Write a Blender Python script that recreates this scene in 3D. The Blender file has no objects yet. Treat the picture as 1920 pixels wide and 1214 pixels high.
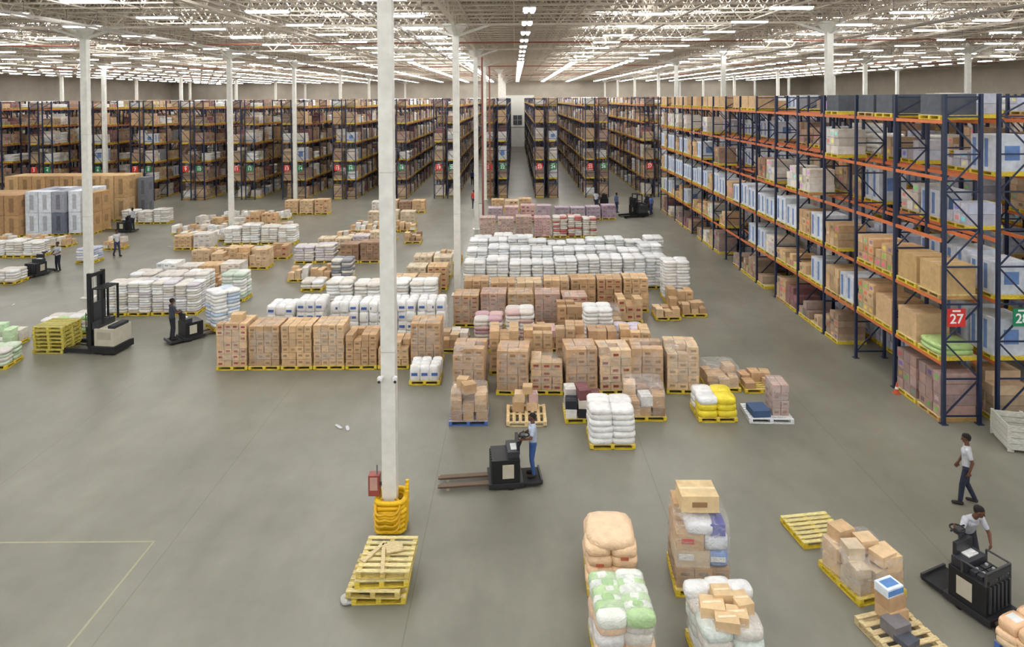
import bpy, math, random
import numpy as np
from mathutils import Vector, Matrix
R=random.Random(7)
sc=bpy.context.scene
try: sc.view_settings.view_transform='Standard'
except Exception: pass

def S(r,g,b):
    f=lambda c:(c/255/12.92) if c/255<=.04045 else ((c/255+.055)/1.055)**2.4
    return (f(r),f(g),f(b))
def jc(c,a=.1):
    k=1+R.uniform(-a,a); t=R.uniform(-a,a)*.25
    return (min(1,c[0]*k*(1+t)),min(1,c[1]*k),min(1,c[2]*k*(1-t)))
TAN=S(202,170,130); TAN2=S(184,151,113); BRN=S(156,126,102); WHT=S(232,232,230); OFF=S(214,208,198)
YEL=S(222,196,52); WOOD=S(212,192,146); WOODY=S(212,196,134); NAVY=S(30,42,70); ORG=S(210,116,66)
PEACH=S(242,206,166); GRN=S(166,208,142); BLU=S(74,108,178); PINK=S(206,172,168); MAR=S(120,74,78)
BLK=S(26,27,30); CREAM=S(190,184,166); GRY=S(130,132,138); PUR=S(150,124,140); BEI=S(208,190,162)

# ---------------------------------------------------------------- materials
def newmat(name):
    m=bpy.data.materials.new(name); m.use_nodes=True
    nt=m.node_tree; b=nt.nodes['Principled BSDF']; return m,nt,b
def colmat(name,rough=.6,metal=0,var=.15,nscale=6,bump=0,bscale=12,stretch=None):
    m,nt,b=newmat(name); N=nt.nodes; L=nt.links
    at=N.new('ShaderNodeAttribute'); at.attribute_name='Col'
    tc=N.new('ShaderNodeTexCoord'); mp=N.new('ShaderNodeMapping')
    if stretch: mp.inputs['Scale'].default_value=stretch
    L.new(tc.outputs['Object'],mp.inputs['Vector'])
    no=N.new('ShaderNodeTexNoise'); no.inputs['Scale'].default_value=nscale; no.inputs['Detail'].default_value=5
    L.new(mp.outputs['Vector'],no.inputs['Vector'])
    mr=N.new('ShaderNodeMapRange'); mr.inputs['From Min'].default_value=.3; mr.inputs['From Max'].default_value=.7
    mr.inputs['To Min'].default_value=1-var; mr.inputs['To Max'].default_value=1+var
    L.new(no.outputs['Fac'],mr.inputs['Value'])
    vm=N.new('ShaderNodeVectorMath'); vm.operation='SCALE'
    L.new(at.outputs['Color'],vm.inputs[0]); L.new(mr.outputs['Result'],vm.inputs['Scale'])
    L.new(vm.outputs['Vector'],b.inputs['Base Color'])
    b.inputs['Roughness'].default_value=rough; b.inputs['Metallic'].default_value=metal
    if bump:
        n2=N.new('ShaderNodeTexNoise'); n2.inputs['Scale'].default_value=bscale; n2.inputs['Detail'].default_value=3
        n2.inputs['Distortion'].default_value=1.2
        L.new(tc.outputs['Object'],n2.inputs['Vector'])
        bp=N.new('ShaderNodeBump'); bp.inputs['Strength'].default_value=bump; bp.inputs['Distance'].default_value=.03
        L.new(n2.outputs['Fac'],bp.inputs['Height']); L.new(bp.outputs['Normal'],b.inputs['Normal'])
    return m
M_card=colmat('cardboard',.75,0,.14,5)
M_plas=colmat('plastic_film',.32,0,.1,6,.8,9)
M_wood=colmat('painted_wood',.7,0,.3,9,stretch=(1,6,6))
M_metal=colmat('painted_metal',.42,0,.08,4)
M_rub=colmat('rubber',.75,0,.1,8)
M_cloth=colmat('cloth',.85,0,.12,14,.3,18)
m,nt,b=newmat('stretch_wrap'); M_wrap=m
N=nt.nodes;L=nt.links
tr=N.new('ShaderNodeBsdfTransparent'); mx=N.new('ShaderNodeMixShader'); no=N.new('ShaderNodeTexNoise'); no.inputs['Scale'].default_value=4; no.inputs['Distortion'].default_value=1.2; no.inputs['Detail'].default_value=4
tc=N.new('ShaderNodeTexCoord'); mpw=N.new('ShaderNodeMapping'); mpw.inputs['Scale'].default_value=(1,1,2.2); L.new(tc.outputs['Object'],mpw.inputs['Vector']); L.new(mpw.outputs[0],no.inputs['Vector'])
mr=N.new('ShaderNodeMapRange'); mr.inputs['From Min'].default_value=.42; mr.inputs['From Max'].default_value=.75; mr.inputs['To Min'].default_value=.08; mr.inputs['To Max'].default_value=.42
L.new(no.outputs['Fac'],mr.inputs['Value']); L.new(mr.outputs['Result'],mx.inputs[0]); L.new(tr.outputs[0],mx.inputs[1]); L.new(b.outputs[0],mx.inputs[2])
b.inputs['Base Color'].default_value=(.8,.8,.8,1); b.inputs['Roughness'].default_value=.2
bp=N.new('ShaderNodeBump'); bp.inputs['Strength'].default_value=.8; bp.inputs['Distance'].default_value=.04; L.new(no.outputs['Fac'],bp.inputs['Height']); L.new(bp.outputs['Normal'],b.inputs['Normal'])
L.new(mx.outputs[0],N['Material Output'].inputs['Surface'])
def emit(name,col,st):
    m=bpy.data.materials.new(name); m.use_nodes=True; nt=m.node_tree; nt.nodes.remove(nt.nodes['Principled BSDF'])
    e=nt.nodes.new('ShaderNodeEmission'); e.inputs[0].default_value=(*col,1); e.inputs[1].default_value=st
    nt.links.new(e.outputs[0],nt.nodes['Material Output'].inputs['Surface']); return m
M_lamp=emit('fluorescent_tube',(1,.98,.95),29)
M_sky=emit('translucent_skylight',(.97,.98,1),19)
MATS=[M_card,M_plas,M_wood,M_metal,M_rub,M_wrap,M_cloth,M_lamp,M_sky]
CARD,PLAS,WD,MET,RUB,WRAP,CLO,LAMP,SKY=range(9)

# ---------------------------------------------------------------- mesh builder
BV=np.array([[x,y,z] for x in(-.5,.5) for y in(-.5,.5) for z in(-.5,.5)],float)
BF=np.array([[0,1,3,2],[4,6,7,5],[0,4,5,1],[2,3,7,6],[0,2,6,4],[1,5,7,3]])
def pillow_t(n,k):
    d={};V=[];F=[]
    def vid(p):
        q=tuple(round(c,5) for c in p)
        if q not in d: d[q]=len(V); V.append(p)
        return d[q]
    for ax in range(3):
        for sg in(-1,1):
            for i in range(n):
                for j in range(n):
                    qd=[]
                    for a,c in((i,j),(i+1,j),(i+1,j+1),(i,j+1)):
                        p=[0,0,0]; p[ax]=sg; p[(ax+1)%3]=-1+2*a/n; p[(ax+2)%3]=-1+2*c/n
                        qd.append(vid(tuple(p)))
                    F.append(qd if sg>0 else qd[::-1])
    V=np.array(V); nr=(np.abs(V)**k).sum(1)**(1/k); V=V/nr[:,None]*.5
    return V,np.array(F)
PT={4:pillow_t(4,4),6:pillow_t(4,6),3:pillow_t(5,3),10:pillow_t(5,10)}
class MB:
    def __init__(s): s.V=[];s.F=[];s.M=[];s.C=[];s.S=[];s.n=0
    def add(s,v,f,col,mat,sm=False):
        s.V.append(v)
        if isinstance(f,np.ndarray): fl=(f+s.n).tolist()
        else: fl=[[i+s.n for i in q] for q in f]
        s.F+=fl; s.M+=[mat]*len(fl); s.S+=[sm]*len(fl)
        s.C.append(np.tile(np.array([*col,1.0]),(len(v),1))); s.n+=len(v)
    def _t(s,v,c,sz,rot,mx):
        v=v*np.array(sz)
        if mx is not None: v=v@np.array(mx).T
        if rot:
            a=math.cos(rot);b=math.sin(rot); v=v@np.array([[a,b,0],[-b,a,0],[0,0,1]])
        return v+np.array(c)
    def box(s,c,sz,col,mat=0,rot=0,mx=None): s.add(s._t(BV,c,sz,rot,mx),BF,col,mat)
    def pil(s,c,sz,col,mat=1,rot=0,k=4,mx=None):
        V,F=PT[k]; s.add(s._t(V,c,sz,rot,mx),F,col,mat,True)
    def beam(s,a,b,w,h,col,mat=3):
        a=Vector(a);b=Vector(b);d=b-a;l=d.length;x=d/l
        up=Vector((0,0,1)) if abs(x.z)<.95 else Vector((0,1,0))
        y=up.cross(x).normalized(); z=x.cross(y)
        mx=[[x[i],y[i],z[i]] for i in range(3)]
        s.box(tuple((a+b)/2),(l,w,h),col,mat,mx=mx)
    def cyl(s,a,b,r,col,mat=3,r2=None,seg=12,sm=True):
        a=Vector(a);b=Vector(b);x=(b-a).normalized(); r2=r if r2 is None else r2
        up=Vector((0,0,1)) if abs(x.z)<.95 else Vector((0,1,0))
        y=up.cross(x).normalized(); z=x.cross(y); V=[]
        for p,rr in((a,r),(b,r2)):
            for i in range(seg):
                t=2*math.pi*i/seg; V.append(p+y*math.cos(t)*rr+z*math.sin(t)*rr)
        s.add(np.array([tuple(v) for v in V]),[[i,(i+1)%seg,(i+1)%seg+seg,i+seg] for i in range(seg)],col,mat,sm)
        s.add(np.array([tuple(v) for v in V]),[list(range(seg))[::-1],list(range(seg,2*seg))],col,mat)
    def torus(s,c,Rr,r,col,mat=3,seg=24,sq=0,tx=0):
        V=[];F=[]
        for i in range(seg):
            t=2*math.pi*i/seg
            cx,cy=math.cos(t),math.sin(t)
            if sq: nn=(abs(cx)**sq+abs(cy)**sq)**(1/sq); cx/=nn;cy/=nn
            for j in range(8):
                u=2*math.pi*j/8; q=Rr+r*math.cos(u); V.append((c[0]+cx*q,c[1]+cy*q,c[2]+r*math.sin(u)+tx*cy*abs(math.cos(t))))
        for i in range(seg):
            for j in range(8):
                F.append([i*8+j,((i+1)%seg)*8+j,((i+1)%seg)*8+(j+1)%8,i*8+(j+1)%8])
        s.add(np.array(V),F,col,mat,True)
    def mesh(s,name):
        me=bpy.data.meshes.new(name)
        me.from_pydata(np.concatenate(s.V).tolist(),[],s.F)
        for m in MATS: me.materials.append(m)
        me.polygons.foreach_set('material_index',s.M); me.polygons.foreach_set('use_smooth',s.S)
        ca=me.color_attributes.new('Col','FLOAT_COLOR','POINT'); ca.data.foreach_set('color',np.concatenate(s.C).ravel())
        me.update(); return me
    def obj(s,name,loc=(0,0,0),rot=0,bevel=0,parent=None):
        return link(name,s.mesh(name),loc,rot,bevel,parent)
def link(name,me,loc=(0,0,0),rot=0,bevel=0,parent=None):
    o=bpy.data.objects.new(name,me); sc.collection.objects.link(o); o.location=loc; o.rotation_euler=(0,0,rot)
    if bevel:
        b=o.modifiers.new('bevel','BEVEL'); b.width=bevel; b.segments=2; b.limit_method='ANGLE'
    if parent: o.parent=parent
    return o

# ---------------------------------------------------------------- room shell
def plainmat(name,c1,c2,scale,rough,r2=None,bump=0):
    m,nt,b=newmat(name); N=nt.nodes;L=nt.links
    tc=N.new('ShaderNodeTexCoord'); n=N.new('ShaderNodeTexNoise'); n.inputs['Scale'].default_value=scale; n.inputs['Detail'].default_value=7; n.inputs['Roughness'].default_value=.62
    L.new(tc.outputs['Object'],n.inputs['Vector'])
    cr=N.new('ShaderNodeValToRGB'); cr.color_ramp.elements[0].position=.32; cr.color_ramp.elements[1].position=.68
    cr.color_ramp.elements[0].color=(*c1,1); cr.color_ramp.elements[1].color=(*c2,1)
    L.new(n.outputs['Fac'],cr.inputs[0]); L.new(cr.outputs[0],b.inputs['Base Color'])
    b.inputs['Roughness'].default_value=rough
    return m,nt,b,cr,tc
Mf,nt,b,cr,tc=plainmat('polished_concrete',S(112,110,98),S(136,134,122),.2,.36)
N=nt.nodes;L=nt.links
n2=N.new('ShaderNodeTexNoise'); n2.inputs['Scale'].default_value=.9; n2.inputs['Detail'].default_value=6; n2.inputs['Roughness'].default_value=.6
mp=N.new('ShaderNodeMapping'); mp.inputs['Scale'].default_value=(1,.45,1); L.new(tc.outputs['Object'],mp.inputs['Vector']); L.new(mp.outputs[0],n2.inputs['Vector'])
mr=N.new('ShaderNodeMapRange'); mr.inputs['From Min'].default_value=.3; mr.inputs['From Max'].default_value=.7; mr.inputs['To Min'].default_value=.88; mr.inputs['To Max'].default_value=1.1
L.new(n2.outputs['Fac'],mr.inputs['Value'])
br=N.new('ShaderNodeTexBrick'); br.offset=0; br.inputs['Scale'].default_value=1; br.inputs['Brick Width'].default_value=5.75; br.inputs['Row Height'].default_value=18.3
br.inputs['Mortar Size'].default_value=.015; br.inputs['Color1'].default_value=(1,1,1,1); br.inputs['Color2'].default_value=(1,1,1,1); br.inputs['Mortar'].default_value=(.8,.8,.78,1)
mp2=N.new('ShaderNodeMapping'); mp2.inputs['Location'].default_value=(2.9,0,0); L.new(tc.outputs['Object'],mp2.inputs['Vector']); L.new(mp2.outputs[0],br.inputs['Vector'])
v1=N.new('ShaderNodeVectorMath'); v1.operation='SCALE'; L.new(cr.outputs[0],v1.inputs[0]); L.new(mr.outputs[0],v1.inputs['Scale'])
v2=N.new('ShaderNodeVectorMath'); v2.operation='MULTIPLY'; L.new(v1.outputs[0],v2.inputs[0]); L.new(br.outputs['Color'],v2.inputs[1]); L.new(v2.outputs[0],b.inputs['Base Color'])
Mwall=plainmat('painted_wall',S(168,160,146),S(184,176,162),.4,.7)[0]
Mwhite=plainmat('white_wall_paint',S(232,232,224),S(240,240,233),.4,.6)[0]
Mroof,nt,b,cr,tc=plainmat('roof_deck',S(132,119,103),S(154,142,125),.7,.55)
N=nt.nodes;L=nt.links
wv=N.new('ShaderNodeTexWave'); wv.bands_direction='Y'; wv.inputs['Scale'].default_value=1.2; L.new(tc.outputs['Object'],wv.inputs['Vector'])
bp=N.new('ShaderNodeBump'); bp.inputs['Strength'].default_value=.8; bp.inputs['Distance'].default_value=.05; L.new(wv.outputs['Fac'],bp.inputs['Height']); L.new(bp.outputs['Normal'],b.inputs['Normal'])
def slab(name,c,sz,mat):
    mb=MB(); mb.box((0,0,0),sz,(1,1,1),0); me=mb.mesh(name); me.materials.clear(); me.materials.append(mat)
    return link(name,me,c)
X0,X1,Y0,Y1=-72,62,-12,140
ZO=.5
ZR=14.7+ZO
slab('floor',((X0+X1)/2,(Y0+Y1)/2,-.1),(X1-X0,Y1-Y0,.2),Mf)
slab('ceiling',((X0+X1)/2,(Y0+Y1)/2,ZR+.1),(X1-X0,Y1-Y0,.2),Mroof)
slab('wall_back',((X0+X1)/2,Y1+.1,ZR/2),(X1-X0,.2,ZR),Mwall)
slab('wall_left',(X0-.1,(Y0+Y1)/2,ZR/2),(.2,Y1-Y0,ZR),Mwall)
slab('wall_right',(X1+.1,(Y0+Y1)/2,ZR/2),(.2,Y1-Y0,ZR),Mwall)
slab('trim_1',(.6,Y1-.02,5.4),(7,.04,10.8),Mwhite)
mb=MB(); mb.box((0,0,2),(3.2,.12,4),S(205,206,200),MET)
for i in range(9): mb.box((0,-.08,.25+i*.43),(3.1,.05,.38),S(218,218,212),MET)
mb.box((-1.7,-.05,2),(.2,.2,4.1),S(150,152,155),MET); mb.box((1.7,-.05,2),(.2,.2,4.1),S(150,152,155),MET); mb.box((0,-.05,4.1),(3.6,.2,.2),S(150,152,155),MET)
mb.obj('door_1',(.6,Y1-.15,0))
mb=MB(); mb.box((0,0,0),(1.8,.1,2),S(70,76,84),MET); mb.box((0,-.08,0),(.08,.08,2),S(190,190,188),MET); mb.box((0,-.08,0),(1.8,.08,.08),S(190,190,188),MET)
for dx in(-.95,.95): mb.box((dx,-.06,0),(.1,.16,2.2),S(190,190,188),MET)
mb.obj('window_1',(.6,Y1-.12,5.6))

# roof joists (open web), girders, columns
mb=MB(); JC=S(214,205,190); LX=X1-X0-.4
mb.box((0,0,.72),(LX,.12,.07),JC,MET); mb.box((0,0,0),(LX,.12,.06),JC,MET)
n=int(LX/.9); xx=-LX/2
for i in range(n):
    a=xx+i*.9; mb.beam((a,0,0),(a+.45,0,.7),.045,.045,JC); mb.beam((a+.45,0,.7),(a+.9,0,0),.045,.045,JC)
jm=mb.mesh('roof_joist')
y=9.0
while y<138: link('roof_joist',jm,((X0+X1)/2,y,13.85+ZO)); y+=1.53
mb=MB(); ly=Y1-Y0-.4
mb.box((0,0,1.0),(.22,ly,.1),JC,MET); mb.box((0,0,0),(.22,ly,.1),JC,MET)
for i in range(int(ly/1.85)):
    a=-ly/2+i*1.85; mb.beam((0,a,0),(0,a+.92,1),.07,.07,JC); mb.beam((0,a+.92,1),(0,a+1.85,0),.07,.07,JC)
gm=mb.mesh('roof_girder')
CX=[-60,-41,-22,-3.0,16.15,35,54]
CYS=(15.6,34.2,51.5,66.6,86,103,120,137)
for x in CX+[-50.5,-31.5,-12.5,6.5,25.5,44.5]: link('roof_girder',gm,(x,(Y0+Y1)/2,13.4+ZO))
mb=MB(); lx=LX
mb.box((0,0,1.0),(lx,.2,.1),JC,MET); mb.box((0,0,0),(lx,.2,.1),JC,MET)
for i in range(int(lx/1.9)):
    a=-lx/2+i*1.9; mb.beam((a,0,0),(a+.95,0,1),.06,.06,JC); mb.beam((a+.95,0,1),(a+1.9,0,0),.06,.06,JC)
tg=mb.mesh('roof_truss')
for y in CYS[1:]+(94.5,111.5,128.5): link('roof_truss',tg,((X0+X1)/2,y,13.4+ZO))
mb=MB()
xb=X0+2.4
while xb<X1-.5:
    mb.box((xb,(Y0+Y1)/2,13.8+ZO),(.05,Y1-Y0-.4,.05),JC,MET); xb+=2.4
mb.obj('joist_bridging')
mb=MB(); CW=S(224,224,217)
mb.box((0,0,6.6+ZO/2),(.33,.33,13.2+ZO),CW,MET); mb.box((0,0,.02),(.6,.6,.04),CW,MET)
mb.cyl((0,0,12.8+ZO),(0,0,13.35+ZO),.22,CW,MET,.6,seg=4,sm=False)
for dx,dy in((1,0),(-1,0),(0,1),(0,-1)): mb.beam((dx*.16,dy*.16,12.85+ZO),(dx*1.8,dy*1.8,13.4+ZO),.14,.12,CW)
mb.box((0,0,13.36+ZO),(1.2,1.2,.1),CW,MET)
for z in(4.2,8.4): mb.box((0,0,z),(.336,.336,.015),S(180,180,176),MET)
cm=mb.mesh('steel_column')
RC=[-1.95+5.13*k for k in range(-13,11)]
col1=None
for x in CX:
    for y in CYS:
        xx=x
        if y>80: xx=min(RC,key=lambda c:abs(c-x))
        if x>10 and x<20 and y<60: xx=16.12
        if x==-41 and y==51.5: continue
        o=link('steel_column',cm,(xx,y,0))
        if x==-3.0 and y==15.6: col1=o
mb=MB()
YG=S(236,190,22)
for i in range(7): mb.torus((.03+R.uniform(-.02,.02),0,.07+i*.11),.33+R.uniform(-.015,.02),.055,jc(YG,.1),PLAS,28,sq=5,tx=R.uniform(-.03,.03))
for a in range(4): mb.cyl((.36,-.2+a*.1,.05),(.40-a*.01,-.1+a*.1,.9+.03*a),.045,jc(YG,.1),PLAS,seg=8)
for i in range(4): mb.torus((.0,-.38,.3+i*.13),.28,.03,jc(S(214,168,20),.1),PLAS,20,tx=.12)
mb.obj('hose_bumper_guard',parent=col1)
mb=MB(); mb.box((-.36,-.05,1.05),(.26,.22,.48),S(150,72,62),MET); mb.box((-.36,-.165,1.1),(.18,.02,.3),S(190,150,140),MET); mb.box((-.2,-.05,1.05),(.1,.06,.06),S(90,90,90),MET); mb.cyl((-.3,-.05,1.29),(-.3,-.05,1.5),.02,S(120,120,120),MET)
mb.obj('fire_hose_box',parent=col1,bevel=.01)
for sx in(-1,1):
    mb=MB(); mb.cyl((sx*.1,-.17,3.62),(sx*.16,-.2,3.62),.04,S(220,220,220),MET); mb.pil((sx*.17,-.22,3.6),(.13,.13,.13),S(225,225,225),PLAS,k=3); mb.cyl((sx*.18,-.26,3.57),(sx*.19,-.3,3.55),.03,BLK,MET)
    mb.obj('security_camera',parent=col1)
mb=MB()
for x in(-31,-26,-12,-7.5,3,8,12,22,29): mb.cyl((x,10,13.5+ZO),(x,138,13.5+ZO),.06,S(180,172,158),MET,seg=8)
for y in(44,76,106): mb.cyl((-60,y,13.3+ZO),(55,y,13.3+ZO),.045,S(150,84,66),MET,seg=8)
mb.obj('sprinkler_pipes')
mb=MB()
for y in(51.5,66.6):
    mb.cyl((-2.5,y,.1),(-2.5,y,13.3),.08,S(140,84,72),MET,seg=10)
    for z in(2,5,8,11): mb.box((-2.68,y,z),(.3,.08,.06),S(150,150,150),MET)
mb.obj('sprinkler_riser')
mb=MB()
for x in(-37.5,-19.2,-5.4,19.4):
    for s in(-.15,.15): mb.box((x+s,74,13.0+ZO),(.04,124,.1),S(176,172,164),MET)
    for j in range(80): mb.box((x,13+j*1.55,12.97+ZO),(.3,.04,.03),S(176,172,164),MET)
    for j in range(20): mb.cyl((x,13+j*6.2,13.0+ZO),(x,13+j*6.2,14.0+ZO),.012,S(150,150,150),MET,seg=5)
mb.obj('cable_tray')
# lights
mb=MB()
def fixture(x,y,t=0,w=1.0):
    if t:
        mb.box((x,y,13.1+ZO),(1.7,.3,.05),S(230,230,228),MET)
        for d in(-.08,.08): mb.box((x,y+d,13.05+ZO),(1.6,.06,.04),(1,1,1),LAMP)
        for d in(-.7,.7): mb.cyl((x+d,y,13.12+ZO),(x+d,y,13.9+ZO),.012,S(120,120,120),MET,seg=5)
    else:
        mb.box((x,y,13.1+ZO),(.5*w,1.4,.05),S(230,230,228),MET)
        for dx in(-.13*w,.13*w): mb.box((x+dx,y,13.05+ZO),(.13*w,1.3,.05),(1,1,1),LAMP)
        for dy in(-.5,.5): mb.cyl((x,y+dy,13.12+ZO),(x,y+dy,13.9+ZO),.012,S(120,120,120),MET,seg=5)
for k in range(-12,10):
    x=.6+5.13*k+(.45 if k==3 else .9 if k>3 else 0)
    y=-6+(1.5 if k%2 else 0)
    while y<137.5:
        fixture(x,y,t=(y<60 and k!=0),w=1.4 if y>62 else 1); y+=4.6 if y<60 else (2.2 if abs(k)<=1 else 3.1)
mb.obj('high_bay_lights')
mb=MB()
for x in(-64,-50.5,-36,-31,-17,-10,-6.5,6.5,10.5,21,26,40,49):
    for j in range(20):
        y=-5+7.4*j+(3.7 if int(x)%2 else 0)
        if y>137: continue
        mb.box((x,y,ZR-.02),(3.2,1.1,.03),(1,1,1),SKY)
        for d in(-.58,.58): mb.box((x,y+d,ZR-.04),(3.3,.06,.08),JC,MET)
mb.obj('roof_skylights')

# ---------------------------------------------------------------- pallets & loads
def pallet(mb,w,d,z=0,col=YEL,top=None,x=0,y=0,rot=0):
    top=top or tuple((a+b)/2 for a,b in zip(WOOD,col))
    ca,sa=math.cos(rot),math.sin(rot)
    def bx(px,py,pz,sx,sy,sz,c): mb.box((x+px*ca-py*sa,y+px*sa+py*ca,z+pz),(sx,sy,sz),c,WD,rot)
    for i in range(7): bx(0,-d/2+.05+i*(d-.1)/6,.138,w,.095,.022,jc(top,.12))
    for i in(-1,0,1):
        bx(i*(w/2-.05),0,.113,.1,d,.028,jc(col,.06))
        for j in(-1,0,1): bx(i*(w/2-.05),j*(d/2-.06),.06,.1,.12,.08,jc(col,.06))
        bx(i*(w/2-.05),0,.01,.1,d,.02,jc(col,.06))
    for j in(-1,1): bx(0,j*(d/2-.05),.012,w,.1,.022,jc(col,.06))
def cartons(mb,w,d,z0,h,col,nx=3,ny=3,lh=.3,miss=0,detail=0,x=0,y=0,jit=.012,rot=0,prt=True):
    nz=max(1,round(h/lh)); lh=h/nz; cw=w/nx; cd=d/ny
    ca,sa=math.cos(rot),math.sin(rot)
    cells=[(i,j) for i in range(nx) for j in range(ny)]
    gone=set(R.sample(cells,min(miss,len(cells)-1))) if miss else set()
    pc=tuple(c*.55 for c in col)
    if R.random()<.25: pc=S(150,70,60)
    for k in range(nz):
        for i,j in cells:
            if k==nz-1 and (i,j) in gone: continue
            if 0<i<nx-1 and 0<j<ny-1 and k<nz-2: continue
            px=-w/2+(i+.5)*cw+R.uniform(-jit,jit); py=-d/2+(j+.5)*cd+R.uniform(-jit,jit)
            wx,wy=x+px*ca-py*sa,y+px*sa+py*ca
            c=jc(col,.14); zc=z0+(k+.5)*lh
            mb.box((wx,wy,zc),(cw-.014,cd-.014,lh-.01),c,CARD,rot)
            if prt and j==0 and R.random()<.75:
                qx,qy=px,py-cd/2+.004
                mb.box((x+qx*ca-qy*sa,y+qx*sa+qy*ca,zc+R.uniform(-.02,.02)),(cw*.5,.006,lh*.3),pc,CARD,rot)
            if prt and i==0 and R.random()<.5:
                mb.box((x+(px-cw/2+.004)*ca-py*sa,y+(px-cw/2+.004)*sa+py*ca,zc),(.006,cd*.5,lh*.3),pc,CARD,rot)
            if detail or R.random()<.3:
                mb.box((wx,wy,zc+lh/2-.002),(cw-.02,.05,.004),tuple(min(1,v*1.25) for v in c),PLAS,rot)
def sacks(mb,w,d,z0,h,cols,lh=.16,x=0,y=0,k=4,nx=2,ny=2,over=1.1):
    nz=max(1,round(h/lh)); lh=h/nz
    for q in range(nz):
        a,b_=(nx,ny) if q%2==0 else (ny,nx)
        for i in range(a):
            for j in range(b_):
                cw,cd=w/a,d/b_
                c=cols[R.randrange(len(cols))]
                mb.pil((x-w/2+(i+.5)*cw+R.uniform(-.025,.025),y-d/2+(j+.5)*cd+R.uniform(-.025,.025),z0+(q+.5)*lh+R.uniform(-.01,.01)),
                       (cw*over,cd*over,lh*1.25),jc(c,.07),PLAS,R.uniform(-.08,.08),k)
def messy(mb,w,d,z0,h,cols,n=10,x=0,y=0,detail=0):
    nx,ny=3,2; H=[[z0]*ny for _ in range(nx)]
    for t in range(n):
        cand=[(i,j) for i in range(nx) for j in range(ny) if H[i][j]<z0+h-.1]
        if not cand: break
        i,j=min(cand,key=lambda q:H[q[0]][q[1]]+R.uniform(0,.35)); bh=R.uniform(.18,.36)
        c=jc(cols[R.randrange(len(cols))],.12); r=R.uniform(-.18,.18)
        mb.box((x-w/2+(i+.5)*w/nx,y-d/2+(j+.5)*d/ny,H[i][j]+bh/2),(w/nx*R.uniform(.82,.98),d/ny*R.uniform(.8,.97),bh-.004),c,CARD,r)
        if detail: mb.box((x-w/2+(i+.5)*w/nx,y-d/2+(j+.5)*d/ny,H[i][j]+bh-.001),(w/nx*.8,.05,.004),tuple(min(1,v*1.3) for v in c),PLAS,r)
        H[i][j]+=bh
def wrapshell(mb,w,d,z0,h,x=0,y=0): mb.pil((x,y,z0+h/2),(w*1.03,d*1.03,h*1.02),(.9,.9,.9),WRAP,0,10)
def load(kind,x,yf,w=1.15,d=1.1,h=1.4,rot=0,col=TAN,pal=YEL,wrap=False,detail=0,miss=0,cols=None,nx=3,ny=3,lh=.3,nb=10,top=None,extra=None,name=None):
    mb=MB(); pallet(mb,w,d,0,pal,top); z0=.15; hh=h-z0; w2,d2=w*.97,d*.97
    nm={'c':'pallet_of_cartons','s':'pallet_of_sacks','b':'pallet_of_paper_bales','m':'pallet_of_mixed_boxes','e':'wooden_pallet'}[kind]
    if kind=='c': cartons(mb,w2,d2,z0,hh,col,nx,ny,lh,miss,detail)
    elif kind=='s': sacks(mb,w2,d2,z0,hh,cols or [col],lh if lh!=.3 else .15)
    elif kind=='b':
        sacks(mb,w2,d2,z0,hh,[col],.38,k=6,nx=3,ny=3,over=1.04)
        nq=max(1,round(hh/.38)); lq=hh/nq
        for q in range(nq):
            for i in range(3):
                mb.box((-w2/2+(i+.5)*w2/3,-d2/2-.012,z0+(q+.5)*lq),(w2*.2,.012,.1),jc(cols[0] if cols else BLU,.1),PLAS)
    elif kind=='m': messy(mb,w2,d2,z0,hh,cols or [col],nb,detail=detail)
    if extra: extra(mb)
    if wrap: wrapshell(mb,w2,d2,z0,hh)
    return mb.obj(name or nm,(x,yf+d/2,0),math.radians(rot),bevel=.008 if detail else 0)
def rowof(kind,xa,xb,yf,h,n,hv=.12,**k):
    p=(xb-xa)/n
    for i in range(n):
        kk=dict(k)
        if 'choices' in kk: kk['col']=R.choice(kk.pop('choices'))
        load(kind,xa+(i+.5)*p,yf+R.uniform(-.06,.06),w=min(1.2,p-.04),h=h+R.uniform(-hv,hv),rot=R.uniform(-2,2),**kk)

CT=[TAN,TAN2,S(210,182,146),S(190,156,120)]
for i,(h,ms) in enumerate([(1.75,2),(1.65,0),(1.65,0),(1.67,0),(1.3,2),(1.0,4),(1.7,0)]):
    load('c',-11.25+.6+i*1.21,24.75,w=1.17,h=h,col=R.choice(CT[:2]),wrap=i in(0,1,3,6),miss=ms,nx=4,lh=.24,extra=(lambda mb:mb.box((.1,-.1,1.88),(.45,.4,.28),TAN,CARD)) if i==0 else None)
rowof('b',-10.3,-7.9,27.3,1.7,2,col=WHT); rowof('b',-7.7,-2.9,27.3,1.75,4,col=WHT)
rowof('s',-8.7,-3.6,30.2,1.75,4,col=WHT,cols=[WHT,OFF])
rowof('c',-6,-3.7,32,1.5,2,choices=CT)
load('b',-3.25,23.35,w=1.1,d=1.0,h=.62,col=WHT,pal=YEL)
for x,h,ms in[(-1.6,1.6,2),(-.1,1.5,0),(1.05,1.1,3),(2.2,1.55,0),(3.35,1.5,2),(4.5,1.55,2),(5.7,1.6,3)]:
    load('c',x,22.5,w=1.12,h=h,col=R.choice(CT),miss=ms,wrap=True,rot=R.uniform(-5,5),lh=.26)
for x,h in[(-1.75,1.8),(-.45,1.6),(.8,1.5),(2.0,1.65),(3.2,1.45),(4.4,1.5)]:
    load('c' if R.random()<.6 else 'm',x,24.2,w=1.1,h=h,col=R.choice(CT+[OFF]),cols=CT+[OFF,PINK],miss=3,rot=R.uniform(-4,4),nb=14)
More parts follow.
